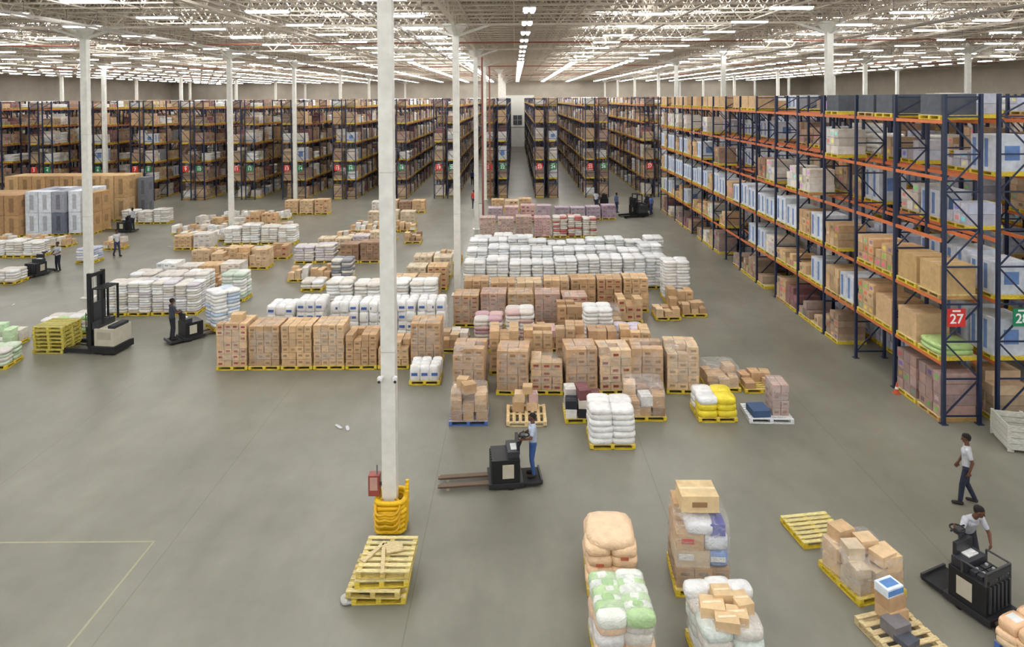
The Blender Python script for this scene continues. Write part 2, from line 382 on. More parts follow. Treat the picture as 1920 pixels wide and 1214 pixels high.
load('s',-1.1,26.3,h=1.35,cols=[PINK,S(196,156,166),OFF]); load('s',.15,26.3,h=1.6,cols=[WHT,OFF,PINK]); load('m',-2.45,26.3,h=1.3,cols=CT+[OFF])
load('m',1.4,26.3,h=1.4,cols=CT+[OFF,WHT,PINK],nb=16); load('s',3.3,26.4,h=1.65,cols=[WHT]); load('c',2.3,27.6,h=1.4,col=TAN2,miss=3)
load('s',4.6,26.5,h=.8,cols=[WHT,OFF,S(200,190,205)])
rowof('c',-2.8,3.2,29.3,1.4,5,choices=CT[:2]+[S(184,150,130)],lh=.2,wrap=True)
load('m',3.95,28.3,h=1.1,cols=CT,wrap=True); load('c',5.1,29.6,h=1.1,col=TAN,miss=4)
rowof('c',-2.5,6.3,31.2,1.5,7,choices=CT,lh=.24)
load('m',6.9,30.0,h=.85,cols=CT,nb=7); load('m',8.2,30.4,h=.8,cols=CT,nb=8); load('c',7.9,31.6,h=.85,col=TAN,miss=4)
WC=[WHT,S(224,226,228),S(238,238,238),S(214,216,216)]
rowof('s',-2.75,6.8,34.6,1.6,8,cols=WC,d=1.15,hv=.18); rowof('s',-2.8,8.2,37.2,1.7,9,cols=WC,hv=.18); rowof('s',-2.8,8.9,39.8,1.55,10,cols=WC+[S(215,220,215)],hv=.2)
load('s',8.0,32.9,w=1.3,h=1.95,cols=[WHT]); load('s',7.4,35,h=1.7,cols=WC)
rowof('c',-5.8,-3.6,35,1.3,2,choices=[BEI,OFF,TAN]); rowof('c',-5.8,-3.6,37.5,1.2,2,choices=[BEI,OFF,TAN]); rowof('m',-5.3,-3.3,40.5,1.2,2,cols=[OFF,TAN])
rowof('s',-2.8,1.2,42.8,1.2,3,cols=[WHT])
rowof('c',-2.7,2.6,48,1.5,4,choices=[PINK,S(190,164,150),S(196,172,160)],lh=.2,nx=4); rowof('s',2.7,5.9,48,1.45,3,cols=[OFF,OFF,OFF,S(190,110,106)])
rowof('c',-2.3,3,54,1.3,4,choices=[S(186,168,176),PINK,S(196,182,186)]); rowof('c',3.2,8.4,55,1.1,4,choices=[S(170,150,165),S(180,165,176),BRN])
rowof('c',-2.2,1.5,60,1.0,3,choices=CT)
rowof('s',-19.4,-15.0,31.2,1.45,4,cols=[OFF,S(205,200,205),WHT],lh=.12); rowof('s',-19.4,-15.4,33.2,1.5,3,cols=[WHT,OFF]); rowof('m',-19.2,-15.2,34.8,1.2,3,cols=CT+[WHT])
load('s',-14.2,33.2,h=1.4,cols=[WHT,S(190,205,190)])
rowof('c',-20.2,-15.4,37.2,1.0,4,hv=.25,choices=[TAN,WHT,OFF]); rowof('c',-19.4,-14.8,39.6,1.0,4,hv=.25,choices=CT,miss=3)
rowof('c',-19.8,-14.4,42,.8,4,hv=.2,choices=CT+[OFF],miss=3); rowof('m',-18.5,-14.9,36,.7,3,cols=CT+[WHT],nb=6)
rowof('c',-23.2,-20.6,45,1.0,2,choices=[OFF,TAN,WHT]); rowof('s',-20.4,-15.4,46.4,1.3,4,cols=[WHT,OFF]); rowof('m',-24.5,-20.6,47.5,.9,3,cols=[WHT,OFF,TAN])
rowof('m',-26,-16.6,50,.9,7,hv=.3,cols=[OFF,WHT,TAN]); rowof('c',-25.6,-19,53,.9,5,hv=.3,choices=[OFF,TAN,WHT],miss=4); rowof('m',-25,-19,56,1,4,cols=[WHT,OFF])
rowof('c',-20.4,-16.4,58.5,1.3,3,choices=CT)
rowof('s',-13.7,-11.2,41,1.15,2,cols=[OFF,S(205,200,205)]); rowof('c',-10.9,-8.4,41,1.2,2,choices=[BRN,TAN2])
rowof('c',-13.3,-8.6,44.5,1.0,4,hv=.25,choices=[BEI,TAN,S(200,190,190)]); rowof('m',-12.8,-8.4,47,.9,3,cols=CT+[OFF])
rowof('m',-12.6,-7.6,50.5,1.0,4,cols=CT+[OFF,WHT]); rowof('c',-12,-8,53.5,1.1,3,choices=[BEI,TAN]); load('m',-7.2,46.4,h=1.2,cols=[TAN,BRN])
rowof('c',-12.8,-8,59,1.1,4,choices=[BRN,TAN,OFF])
load('m',-12.1,36.8,h=1.0,cols=CT+[OFF]); load('m',-10.9,36.9,h=.8,cols=CT); load('s',-9.7,36.8,h=1.2,cols=[GRY,OFF]); load('s',-10.8,35.0,h=.5,cols=[WHT,OFF])
rowof('s',-20.6,-18.2,28.6,.8,2,cols=[GRN,OFF,WHT]); load('s',-19.9,24.9,h=.7,cols=[S(190,214,176),OFF,S(200,215,190)],rot=8); load('s',-21.3,24.7,h=.65,cols=[OFF,S(200,215,190)]); load('m',-21.2,27.0,h=.8,cols=[OFF,S(190,214,176)])
rowof('s',-35.5,-30.8,43,1.0,4,cols=[OFF,WHT]); rowof('m',-36,-31,46,.8,4,cols=[OFF,TAN])
load('s',-26.9,41.4,h=.9,cols=[WHT,S(190,195,215)]); load('m',-27.4,45,h=1.2,cols=[OFF,TAN])
rowof('s',-32.4,-28.5,54.5,1.1,3,cols=[OFF,WHT])
def bigstack(x,y,nx,ny,nz,cw,cd,ch,cols,name='stack_of_appliance_cartons'):
    mb=MB()
    for i in range(nx):
        for j in range(ny):
            for k in range(nz):
                c=jc(cols[(i+R.randrange(2))%len(cols)],.08); px=(i+.5)*cw;py=(j+.5)*cd;pz=.14+(k+.5)*ch
                mb.box((px,py,pz),(cw-.05,cd-.04,ch-.02),c,CARD)
                mb.box((px,py-cd/2+.015,pz),(cw*.3,.01,ch*.7),tuple(v*.6 for v in c),CARD)
                mb.box((px+cw/2-.02,py,pz+.1),(.012,cd*.4,ch*.35),tuple(v*.7 for v in c),CARD)
            pallet(mb,cw-.02,cd-.02,0,YEL,x=(i+.5)*cw,y=(j+.5)*cd)
    return mb.obj(name,(x,y,0))
bigstack(-42.5,49.5,5,3,2,1.1,1.1,1.5,[S(190,152,108),S(176,138,98)])
bigstack(-36.9,50,3,3,2,1.0,1.1,1.6,[S(160,164,176),S(218,226,236),S(108,114,128)])
bigstack(-33.85,50.3,1,3,2,.95,1.1,1.6,[S(222,228,238)])
bigstack(-32.85,50.5,1,2,2,.8,1.1,1.5,[S(188,150,104)])
bigstack(-43,56,9,2,2,1.15,1.2,1.85,[S(204,170,124),S(190,154,108)])
bigstack(-32.5,57.2,1,1,2,.9,1.0,1.7,[S(110,114,122)])

# ---------------------------------------------------------------- small loads, centre front
def ex_q1(mb):
    mb.box((0,-.2,1.05),(.4,.35,.3),TAN2,CARD,.4); mb.box((-.2,.1,1.1),(.35,.3,.28),TAN,CARD,-.2)
load('m',-1.5,20.4,w=1.2,h=1.0,cols=[TAN,TAN2,BRN],pal=BLU,nb=14,detail=1,wrap=True,extra=ex_q1)
def ex_q2(mb):
    for q in[(.25,.25,.3,.4,.36,.3),(.3,-.2,.28,.38,.34,.26),(.25,.2,.58,.36,.34,.26),(.3,-.22,.54,.3,.3,.26),(.28,-.05,.8,.34,.3,.22)]:
        mb.box((q[0],q[1],q[2]),(q[3],q[4],q[5]),jc(R.choice(CT+[PINK]),.08),CARD,R.uniform(-.15,.15))
load('e',.3,20.3,w=1.2,d=1.25,rot=90,pal=WOOD,top=S(222,194,146),extra=ex_q2,name='pallet_of_mixed_boxes')
load('m',2.1,20.5,w=1.2,h=1.35,cols=[TAN,MAR,OFF,S(40,42,50),WHT],nb=15,detail=1)
load('m',4.05,20.6,w=1.25,h=1.1,cols=CT+[BRN,WHT],nb=13,detail=1,wrap=True)
load('s',2.75,18.95,w=1.3,d=1.1,h=1.15,cols=[WHT,S(236,236,234)],lh=.16)
load('s',6.25,20.5,w=1.2,h=.75,cols=[S(236,214,50),WHT,WHT,S(236,214,50)],lh=.18)
def ex_q7(mb):
    mb.box((-.3,-.15,.26),(.55,.6,.2),S(60,84,120),CARD,.1)
    cartons(mb,.5,.8,.15,.95,S(176,150,140),2,2,.22,x=.35,y=.1,detail=1); wrapshell(mb,.52,.82,.15,.95,.35,.1)
load('e',7.9,20.4,w=1.35,d=1.05,pal=S(225,228,230),top=S(225,228,230),extra=ex_q7,rot=-3,name='pallet_of_mixed_boxes')
load('m',7.1,22.6,w=1.15,h=.85,cols=CT,nb=8,detail=1,wrap=True); load('m',8.35,22.5,w=1.15,h=.8,cols=CT,nb=5,detail=1)
load('e',6.88,14.75,w=1.15,d=1.0,rot=8,top=WOODY)
mb=MB()
PW=S(216,202,146)
for i,(dx,dy,r) in enumerate([(0,0,.02),(-.08,-.05,-.03),(.05,.04,.03),(.09,.08,-.02)]): pallet(mb,1.08,1.12,i*.153,S(222,198,70) if i%2==0 else S(206,184,104),PW,dx,dy,r)
mb.box((.02,-.1,.63),(.08,.9,.03),WOOD,WD,.15); mb.box((-.2,.1,.63),(.09,.7,.03),WOOD,WD,-.5); mb.box((.2,.2,.65),(.35,.3,.03),WOOD,WD,.3)
mb.pil((-.62,-.45,.05),(.3,.3,.1),S(190,190,185),PLAS,.4,3)
mb.obj('stack_of_wooden_pallets',(-2.8,13.7,0),math.radians(0),bevel=.004)
def p1(mb):
    sacks(mb,1.0,1.05,.15,.82,[PEACH,PEACH,S(240,214,186)],.2,nx=2,ny=2,k=4)
    mb.pil((0,0,1.0),(1.0,1.06,.3),S(246,214,176),PLAS,0,4)
    for q in range(4):
        mb.box((-.25+q%2*.5,-.555,.35+q*.14),(.16,.01,.06),S(196,110,80),PLAS)
load('e',1.93,13.3,w=1.02,d=1.15,extra=p1,rot=-2,name='pallet_of_sacks')
def p2(mb):
    sacks(mb,1.0,1.1,.15,.8,[PEACH,OFF,WHT],.2)
    for i in range(2):
        for j in range(6):
            g=(i+j)%2
            mb.pil((-.25+i*.5,-.48+j*.19,1.0+R.uniform(-.02,.03)),(.54,.27,.26),jc(S(186,218,162) if g else S(232,238,228),.05),PLAS,R.uniform(-.15,.15),4)
            mb.pil((-.25+i*.5+R.uniform(-.1,.1),-.48+j*.19,1.03),(.26,.2,.22),jc(S(236,240,232) if g else GRN,.08),PLAS,R.uniform(-.2,.2),4)
    wrapshell(mb,1.06,1.16,.15,1.0)
load('e',1.86,11.35,w=1.02,d=1.2,extra=p2,rot=2,name='pallet_of_sacks')
def p3(mb):
    cartons(mb,1.08,1.05,.15,.42,TAN2,3,3,.21,detail=1)
    mb.box((-.2,-.2,.74),(.68,.6,.34),BEI,CARD); mb.pil((.3,-.2,.74),(.45,.6,.34),S(130,156,205),PLAS,0,6)
    mb.box((0,.25,.74),(1.03,.45,.34),TAN,CARD)
    mb.box((-.25,0,1.08),(.54,1.0,.33),TAN,CARD); mb.pil((.27,-.25,1.07),(.5,.5,.32),S(222,226,232),PLAS,0,6); mb.box((.27,.25,1.07),(.5,.5,.32),OFF,CARD)
    mb.pil((-.05,-.3,1.36),(.55,.45,.25),S(232,232,236),PLAS,0,6); mb.box((.3,-.3,1.35),(.3,.4,.23),S(90,94,165),CARD); mb.box((-.1,.2,1.42),(.8,.5,.34),TAN,CARD)
    mb.box((-.33,-.51,.78),(.3,.01,.12),WHT,PLAS); mb.box((.3,-.51,.76),(.3,.01,.1),WHT,PLAS); mb.box((-.3,-.505,1.1),(.25,.01,.1),S(200,70,60),PLAS)
    mb.box((-.02,0,1.74),(.76,.6,.34),S(218,192,146),CARD,.05); mb.box((-.02,0,1.912),(.74,.07,.005),S(235,215,178),PLAS,.05); mb.box((-.02,-.31,1.74),(.3,.01,.1),S(150,116,80),CARD,.05)
    wrapshell(mb,1.12,1.1,.15,1.42)
load('e',3.78,13.25,w=1.12,d=1.15,extra=p3,rot=-4,name='pallet_of_mixed_boxes')
def p4(mb):
    sacks(mb,1.02,1.1,.15,.8,[WHT,OFF,S(215,225,215)],.18)
    for q in[(-.25,-.1,.2,.42,.34),(.12,-.3,.17,.36,.3),(.3,-.05,.22,.3,.36),(0,.12,.25,.34,.3),(-.1,-.42,.18,.4,.28)]:
        c=jc(S(220,190,146),.06); mb.box((q[0],q[1],.95+q[2]/2),(q[3],q[4],q[2]),c,CARD,R.uniform(-.25,.25)); mb.box((q[0],q[1],.955+q[2]),(q[3]*.8,.05,.004),S(240,220,186),PLAS,0)
    for q in[(-.35,.4),(.05,.45),(.4,.35)]: mb.pil((q[0],q[1],1.0),(.5,.35,.24),WHT,PLAS,0,4)
    wrapshell(mb,1.07,1.14,.15,.88)
load('e',3.68,11.2,w=1.05,d=1.15,extra=p4,rot=3,name='pallet_of_sacks')
def p5(mb):
    messy(mb,1.1,1.1,.15,.5,[S(218,188,146),TAN,BEI],16,detail=1)
    mb.box((-.2,.35,.86),(.4,.35,.26),TAN,CARD,.1);mb.box((.1,.0,.8),(.38,.32,.26),S(220,190,150),CARD,-.1); mb.box((.2,-.35,.74),(.4,.34,.22),S(220,190,150),CARD,.2); mb.box((-.3,-.1,.8),(.34,.34,.24),BEI,CARD,-.2)
    wrapshell(mb,1.14,1.14,.15,.62)
load('e',7.14,13.1,w=1.12,d=1.2,extra=p5,rot=14,name='pallet_of_cartons')
def p6(mb):
    mb.box((-.1,.1,.27),(.38,.34,.22),S(120,116,118),CARD,.1); mb.box((.1,.4,.28),(.42,.38,.24),TAN,CARD)
    mb.box((.08,.42,.53),(.4,.34,.26),TAN2,CARD,.1); mb.box((.05,.42,.74),(.4,.3,.16),S(225,235,242),CARD,.12); mb.box((.07,.268,.74),(.38,.012,.1),S(90,135,195),CARD,.12); mb.box((.05,.42,.824),(.3,.18,.006),S(90,135,195),CARD,.12)
    mb.box((-.1,-.15,.2),(.33,.28,.1),S(80,84,94),CARD,.2)
load('e',7.12,11.5,w=1.1,d=1.25,extra=p6,rot=14,pal=WOOD,name='pallet_of_mixed_boxes')
def p7(mb):
    sacks(mb,1.0,1.0,.15,.24,[PEACH,S(240,212,176)],.12,k=6,nx=3,ny=3)
    for i in range(3):
        for j in range(2): mb.pil((-.34+i*.34,-.25+j*.5,.49),(.34,.48,.22),jc(S(238,196,154),.05),PLAS,0,6); mb.box((-.34+i*.34,-.25+j*.5,.602),(.2,.2,.006),WHT,PLAS)
load('e',9.38,11.2,w=1.05,d=1.05,extra=p7,rot=-68,pal=BLU,name='pallet_of_paper_bales')
mb=MB(); c=S(196,196,186)
for k in range(4):
    z=.16+k*.17
    for sy in(-.5,.5): mb.box((0,sy,z),(1.5,.03,.155),jc(c,.05),WD)
    for sx in(-.74,.74): mb.box((sx,0,z),(.03,1.0,.155),jc(c,.05),WD)
for sx in(-.74,0,.74):
    for sy in(-.53,.53): mb.box((sx,sy,.4),(.09,.04,.74),c,WD)
mb.box((0,0,.08),(1.46,.98,.04),S(180,175,165),WD)
for sx in(-.65,0,.65): mb.box((sx,0,.03),(.1,1,.06),c,WD)
mb.obj('wooden_storage_bin',(14.75,19.0,0),math.radians(-14))
mb=MB(); mb.box((0,0,.015),(.2,.2,.03),S(205,90,56),RUB); mb.cyl((0,0,.03),(0,0,.38),.08,S(208,90,56),RUB,.02,16); mb.cyl((0,0,.16),(0,0,.23),.064,WHT,RUB,.05,16)
mb.obj('traffic_cone',(12.9,22.45,0))
mb=MB(); fc=S(158,152,124); mb.box((-10.9,15.1,.0015),(5.2,.05,.003),fc,MET); mb.box((-8.33,12.2,.0015),(.05,5.8,.003),fc,MET); mb.obj('floor_marking')
mb=MB()
for x,y in[(-26,31),(-25,33),(-5.5,20.4),(-5.2,20.3),(-22,36),(-24,46)]:
    mb.pil((x,y,.015),(R.uniform(.2,.4),R.uniform(.08,.2),.03),S(195,198,202),PLAS,R.uniform(0,3),3)
mb.obj('plastic_wrap_scraps')

# ---------------------------------------------------------------- racks
LV=[0,1.9,3.8,5.7,7.6,9.35]; RH=10.15; BAY=2.63
def rack(mb,xf,xr,y0,nb,org=ORG):
    for i in range(nb+1):
        y=y0+i*BAY
        for x in(xf,xr):
            mb.box((x,y,RH/2),(.09,.11,RH),NAVY,MET); mb.box((x,y,.01),(.2,.2,.02),NAVY,MET)
        z=.25;s=0
        while z<RH-.6:
            mb.box(((xf+xr)/2,y,z),(abs(xr-xf),.035,.05),NAVY,MET)
            a,b_=(xf,xr) if s%2==0 else (xr,xf)
            z2=min(z+1.15,RH-.1)
            mb.beam((a,y,z),(b_,y,z2),.035,.045,NAVY); z+=1.15;s+=1
        mb.box(((xf+xr)/2,y,RH-.1),(abs(xr-xf),.035,.05),NAVY,MET)
    for z in LV[1:]:
        for x in(xf,xr):
            for i in range(nb): mb.box((x,y0+(i+.5)*BAY,z-.06),(.05,BAY-.12,.11),jc(org,.07),MET)
def simplepallet(mb,cx,cy,z,w,d,col):
    mb.box((cx,cy,z+.135),(w,d,.03),WOODY,WD); mb.box((cx,cy,z+.015),(w,d,.025),col,WD)
    for s in(-1,0,1): mb.box((cx,cy+s*(d/2-.06),z+.075),(w,.11,.09),col,WD)
def cargo(mb,cx,cy,z,w,d,h,st,col):
    if st=='c':
        nz=max(1,round(h/.3)); lh=h/nz
        for k in range(nz):
            for j in range(3):
                if k==nz-1 and R.random()<.2: continue
                yy=cy-d/2+(j+.5)*d/3; xx=cx+R.uniform(-.02,.02); c=jc(col,.25)
                mb.box((xx,yy,z+(k+.5)*lh),(w-.03,d/3-.02,lh-.012),c,CARD)
                if R.random()<.5:
                    q=tuple(min(.85,v*R.choice((.5,1.6))) for v in c)
                    for s in(-1,1): mb.box((xx+s*(w/2-.013),yy,z+(k+.5)*lh),(.008,d/3*.5,lh*.4),q,CARD)
    elif st=='w':
        nz=max(1,round(h/.2)); lh=h/nz
        for k in range(nz): mb.pil((cx+R.uniform(-.02,.02),cy+R.uniform(-.02,.02),z+(k+.5)*lh),(w*1.02,d*1.02,lh*1.25),jc(col,.06),PLAS,0,6)
    elif st=='a':
        for j in range(2):
            c=jc(col,.06); yy=cy-d/2+(j+.5)*d/2
            mb.box((cx,yy,z+h/2),(w-.04,d/2-.03,h),c,CARD)
            bl=jc(S(104,136,190),.15)
            for s in(-1,1): mb.box((cx+s*(w/2-.018),yy+.1,z+h*.5),(.01,d*.14,h*.8),bl,CARD)
            mb.box((cx,yy-d/4+.012,z+h*.5),(w*.4,.01,h*.4),bl,CARD)
    elif st=='b': mb.box((cx,cy,z+h/2),(w-.05,d-.05,h),jc(col,.1),CARD); mb.box((cx,cy,z+h),(w-.1,.06,.006),BEI,PLAS)
PAL=[(S(190,164,134),'c',.25),(S(164,140,118),'c',.18),(S(194,164,128),'b',.07),(S(214,208,200),'c',.18),(WHT,'w',.15),(S(140,100,100),'c',.05),(S(160,138,128),'c',.1),(S(204,208,214),'a',.05),(GRY,'b',.04)]
def pick(P):
    t=R.random()*sum(p[2] for p in P)
    for p in P:
        t-=p[2]
        if t<=0: return p
    return P[-1]
def goods(mb,xf,xr,y0,nb,fill,P=PAL,fn=None):
    cx=(xf+xr)/2; w=abs(xr-xf)+.08
    for li,z in enumerate(LV):
        mh=(LV[li+1]-z-.45) if li<5 else .85
        for i in range(nb):
            for j in range(2):
                cy=y0+i*BAY+.1+(j+.5)*(BAY-.2)/2
                col,st,_=pick(P); h=R.uniform(.45,1)*mh; f=fill[li] if isinstance(fill,(list,tuple)) else fill
                if fn:
                    q=fn(li,cy)
                    if q: col,st,h,f=q
                if R.random()>f: continue
                simplepallet(mb,cx,cy,z,w,1.12,YEL if R.random()<.7 else S(190,150,90))
                cargo(mb,cx,cy,z+.15,w-.04,1.08,max(.3,h-.1),st,col)
Mred=plainmat('sign_red',S(206,48,46),S(212,54,50),3,.4)[0]; Mgrn=plainmat('sign_green',S(24,124,84),S(28,132,90),3,.4)[0]; Mtxt=plainmat('sign_lettering',(.88,.88,.88),(.9,.9,.9),3,.5)[0]
def sign(x,y,z,txt,red,s=.55,parent=None):
    mb=MB(); mb.box((0,0,0),(s,.02,s),(1,1,1),0); me=mb.mesh('rack_number_sign'); me.materials.clear(); me.materials.append(Mred if red else Mgrn)
    o=link('rack_number_sign',me,(x,y,z))
    cu=bpy.data.curves.new('t','FONT'); cu.body=txt; cu.size=s*.75; cu.align_x='CENTER'; cu.align_y='CENTER'; cu.extrude=.003; cu.offset=s*.012
    t=bpy.data.objects.new('t',cu); sc.collection.objects.link(t); bpy.context.view_layer.update()
    me=bpy.data.meshes.new_from_object(t.evaluated_get(bpy.context.evaluated_depsgraph_get())); bpy.data.objects.remove(t)
    me.materials.clear(); me.materials.append(Mtxt)
    q=link('number',me,(0,-.016,-s*.08),parent=o); q.rotation_euler=(math.pi/2,0,0)
    mb=MB(); mb.box((0,-.012,s*.38),(s*.45,.006,s*.1),WHT,MET); mb.obj('caption_bar',parent=o)
    return o
vm=[]
OF=S(186,112,76)
for v in range(4):
    mb=MB(); rack(mb,-1.15,-.21,0,26,OF); rack(mb,.21,1.15,0,26,OF); fm=mb.mesh('pallet_rack')
    g=MB(); goods(g,-1.15,-.21,0,26,[.85,.87,.87,.87,.87,.85]); goods(g,.21,1.15,0,26,[.85,.87,.87,.87,.87,.85]); vm.append((fm,g.mesh('stored_goods')))
for k in range(-13,9):
    x=-1.95+5.13*k; fm,gm_=vm[k%4]; yy=67.6
    if k>=3: x+=.9
    o=link('pallet_rack',fm,(x,yy,0)); link('stored_goods',gm_,(0,0,0),parent=o)
    sign(x-.68,yy-.09,3.2,str(21+2*k) if k>-11 else '1',True,.6); sign(x+.68,yy-.09,3.2,str(22+2*k) if k>-11 else '2',False,.6)
Y_N=20.3; NB=15
def fn1(li,cy):
    if li==0: return (S(160,134,128),'c',1.45,.9) if cy<24 else (PAL[R.choice((0,1,3,5,6))][0],'c',R.uniform(.5,1.3),.7)
    if li==1:
        if cy<21.6: return (S(176,206,134),'w',.4,1)
        if cy<24.5: return (TAN,'b',1.0,1)
        r=R.random()
        return ((S(205,212,222),'a',1.1,.85) if r<.4 else (OFF,'c',1.0,.85) if r<.65 else (TAN,'c',R.uniform(.5,1.2),.8))
    if li==2:
        if cy<22.8: return (S(200,168,118),'b',1.0,.9)
        if cy>28: return (S(215,222,232),'a',R.uniform(1.0,1.35),.93) if R.random()<.8 else (TAN,'c',1.1,.9)
        return (OFF if R.random()<.5 else TAN,'c',1.0,.6)
    if li==3:
        if cy>46: return (S(215,222,232),'a',1.2,.9) if R.random()<.7 else (TAN,'c',1.1,.9)
        if cy<30: return (BRN,'c',1.1,.0)
        return (OFF if R.random()<.6 else BRN,'c',1.1,.35)
    if li==4:
        return (OFF if R.random()<.5 else BRN,'c',1.1,.04 if cy<45 else .5)
    if li==5:
        if cy<31: return (S(84,88,96),'b',.75,.8)
        return (TAN,'b',.75,.55)
mb=MB(); rack(mb,13.1,14.2,0,NB); rack(mb,14.75,15.85,0,NB); o=mb.obj('pallet_rack',(0,Y_N,0))
P2=PAL+[(S(205,212,222),'a',.5),(S(190,192,204),'c',.5)]
g=MB(); goods(g,13.1,14.2,0,NB,.8,PAL,lambda li,cy:fn1(li,cy+Y_N)); goods(g,14.75,15.85,0,NB,[.9,.9,.9,.85,.75,.55],P2); g.obj('stored_goods',parent=o)
for xx in(18.9,24.4):
    mb=MB(); rack(mb,xx,xx+1.1,0,NB); rack(mb,xx+1.6,xx+2.7,0,NB); o=mb.obj('pallet_rack',(0,Y_N,0))
    g=MB(); goods(g,xx,xx+1.1,0,NB,.85,P2); goods(g,xx+1.6,xx+2.7,0,NB,.85); g.obj('stored_goods',parent=o)
sign(13.42,Y_N-.09,3.32,'27',True,.55); sign(15.42,Y_N-.09,3.32,'28',False,.55)

# ---------------------------------------------------------------- trucks
def pallet_truck(loc,rot,name='electric_pallet_truck',fork=1.5,battery=False):
    mb=MB()
    mb.box((0,0,.44),(.72,.78,.66),BLK,MET); mb.box((0,0,.12),(.9,.84,.12),S(40,40,44),MET)
    mb.box((-.66,0,.1),(.55,.74,.06),S(34,34,36),RUB); mb.box((-.93,0,.14),(.05,.74,.1),S(60,60,62),MET)
    mb.box((-.05,-.398,.48),(.3,.012,.36),CREAM,MET); mb.box((-.05,.398,.48),(.3,.012,.36),CREAM,MET)
    mb.box((-.2,0,.84),(.3,.64,.2),S(50,52,58),MET); mb.box((-.33,0,1.0),(.08,.5,.35),S(36,38,42),MET)
    mb.box((-.22,.05,.95),(.16,.3,.03),WHT,PLAS)
    for i in range(6): mb.box((.37,-.3+i*.12,.5),(.05,.05,.5),S(60,62,66),MET)
    if battery:
        for i in range(3):
            for j in range(2): mb.box((.04+i*.13,-.15+j*.3,.8),(.11,.26,.08),S(50,52,56),PLAS); mb.cyl((.04+i*.13,-.15+j*.3,.84),(.04+i*.13,-.15+j*.3,.87),.028,S(180,180,180),PLAS)
        for s in(-.38,.38): mb.cyl((-.1,s,.77),(-.1,s,1.0),.02,S(60,60,62)); mb.cyl((.34,s,.77),(.34,s,1.0),.02,S(60,60,62)); mb.cyl((-.1,s,1.0),(.34,s,1.0),.02,S(60,60,62))
        mb.cyl((.34,-.38,1.0),(.34,.38,1.0),.02,S(60,60,62)); mb.box((.34,0,.9),(.02,.74,.12),S(46,48,52),MET)
    mb.cyl((-.3,0,.75),(-.46,.1,1.22),.035,S(50,50,54)); mb.box((-.47,.1,1.24),(.12,.16,.1),S(60,62,66),PLAS)
    mb.torus((-.5,.1,1.27),.13,.018,BLK,RUB,16); mb.cyl((-.5,-.1,1.27),(-.5,.32,1.27),.018,BLK,RUB)
    for s in(-1,1):
        mb.box((.4+fork/2,s*.2,.11),(fork,.17,.05),S(96,76,58),MET); mb.box((.4+fork,s*.2,.1),(.12,.12,.03),S(96,76,58),MET)
        mb.cyl((.3+fork-.1,s*.2-.06,.045),(.3+fork-.1,s*.2+.06,.045),.045,S(190,180,160),RUB)
        mb.cyl((-.15,s*.36-.04,.08),(-.15,s*.36+.04,.08),.08,BLK,RUB,seg=16)
    mb.cyl((-.1,-.07,.11),(-.1,.07,.11),.11,BLK,RUB,seg=16)
    return mb.obj(name,loc,rot,bevel=.012)
def reach_truck(loc,rot,H=3.1,body=CREAM,name='reach_truck',fz=.1):
    mb=MB(); GH=min(2.0,H-.3)
    for s in(-1,1):
        mb.box((.7,s*.5,.14),(1.3,.14,.16),BLK,MET); mb.cyl((1.2,s*.5-.06,.11),(1.2,s*.5+.06,.11),.11,S(50,50,50),RUB,seg=16)
        mb.box((.22,s*.36,H/2+.05),(.16,.1,H),BLK,MET); mb.box((.32,s*.27,H/2),(.12,.07,H-.2),S(46,48,52),MET)
        mb.cyl((.22,s*.2,.3),(.22,s*.2,H*.75),.03,S(90,90,94)); mb.cyl((.27,s*.1,.4),(.27,s*.1,H-.1),.012,S(90,90,90),seg=6)
        mb.box((.46,s*.2,.5+fz),(.05,.12,.8),S(40,40,42),MET); mb.box((.98,s*.2,fz+.02),(1.05,.12,.045),S(60,58,54),MET)
        for x in(-.4,.05): mb.box((x,s*.42,.9+GH/2),(.07,.06,GH-.6),BLK,MET)
    for z in(.35,1.2,H-.05): mb.box((.2,0,z),(.08,.78,.14),BLK,MET)
    mb.box((.12,0,1.55 if H>2.5 else 1.1),(.06,.6,.9 if H>2.5 else .5),S(60,62,66),MET)
    mb.box((.4,0,.35+fz),(.05,.7,.1),BLK,MET); mb.box((.4,0,.8+fz),(.05,.7,.1),BLK,MET); mb.box((.42,0,1.5),(.03,.7,.04),BLK,MET)
    for i in range(6): mb.box((.42,-.33+i*.132,1.15+fz),(.025,.025,.7),BLK,MET)
    mb.box((-.42,0,.2),(1.15,1.12,.26),BLK,MET)
    mb.box((-.5,0,.68),(.85,1.0,.68),body,MET); mb.box((-.5,-.505,.75),(.6,.012,.3),tuple(v*.75 for v in body),MET); mb.box((-.5,.505,.75),(.6,.012,.3),tuple(v*.75 for v in body),MET)
    mb.box((-.1,.0,1.12),(.3,.9,.3),S(50,52,56),MET); mb.box((-.75,0,1.07),(.3,.8,.12),S(44,46,50),RUB)
    mb.cyl((-.2,.1,1.2),(-.3,.1,1.35),.02,BLK); mb.torus((-.32,.1,1.37),.12,.015,BLK,RUB,16)
    zt=.9+GH/2+(GH-.6)/2
    for i in range(4): mb.box((-.4+i*.15,0,zt),(.05,.86,.05),BLK,MET)
    for s in(-.45,.45): mb.box((-.17,s*.93,zt),(.55,.05,.06),BLK,MET); mb.cyl((-.5,s-.08,.16),(-.5,s+.08,.16),.16,BLK,RUB,seg=18)
    return mb.obj(name,loc,rot,bevel=.012)
reach_truck((-16.85,26.95,0),math.radians(172),3.15)
mb=MB()
for i in range(7): pallet(mb,1.25,1.1,i*.153,S(206,190,84),S(190,178,104),R.uniform(-.03,.03),R.uniform(-.03,.03),R.uniform(-.04,.04))
mb.obj('stack_of_wooden_pallets',(-18.75,27.1,.0),math.radians(-2))
pallet_truck((-13.85,28.2,0),math.radians(48),fork=1.2)
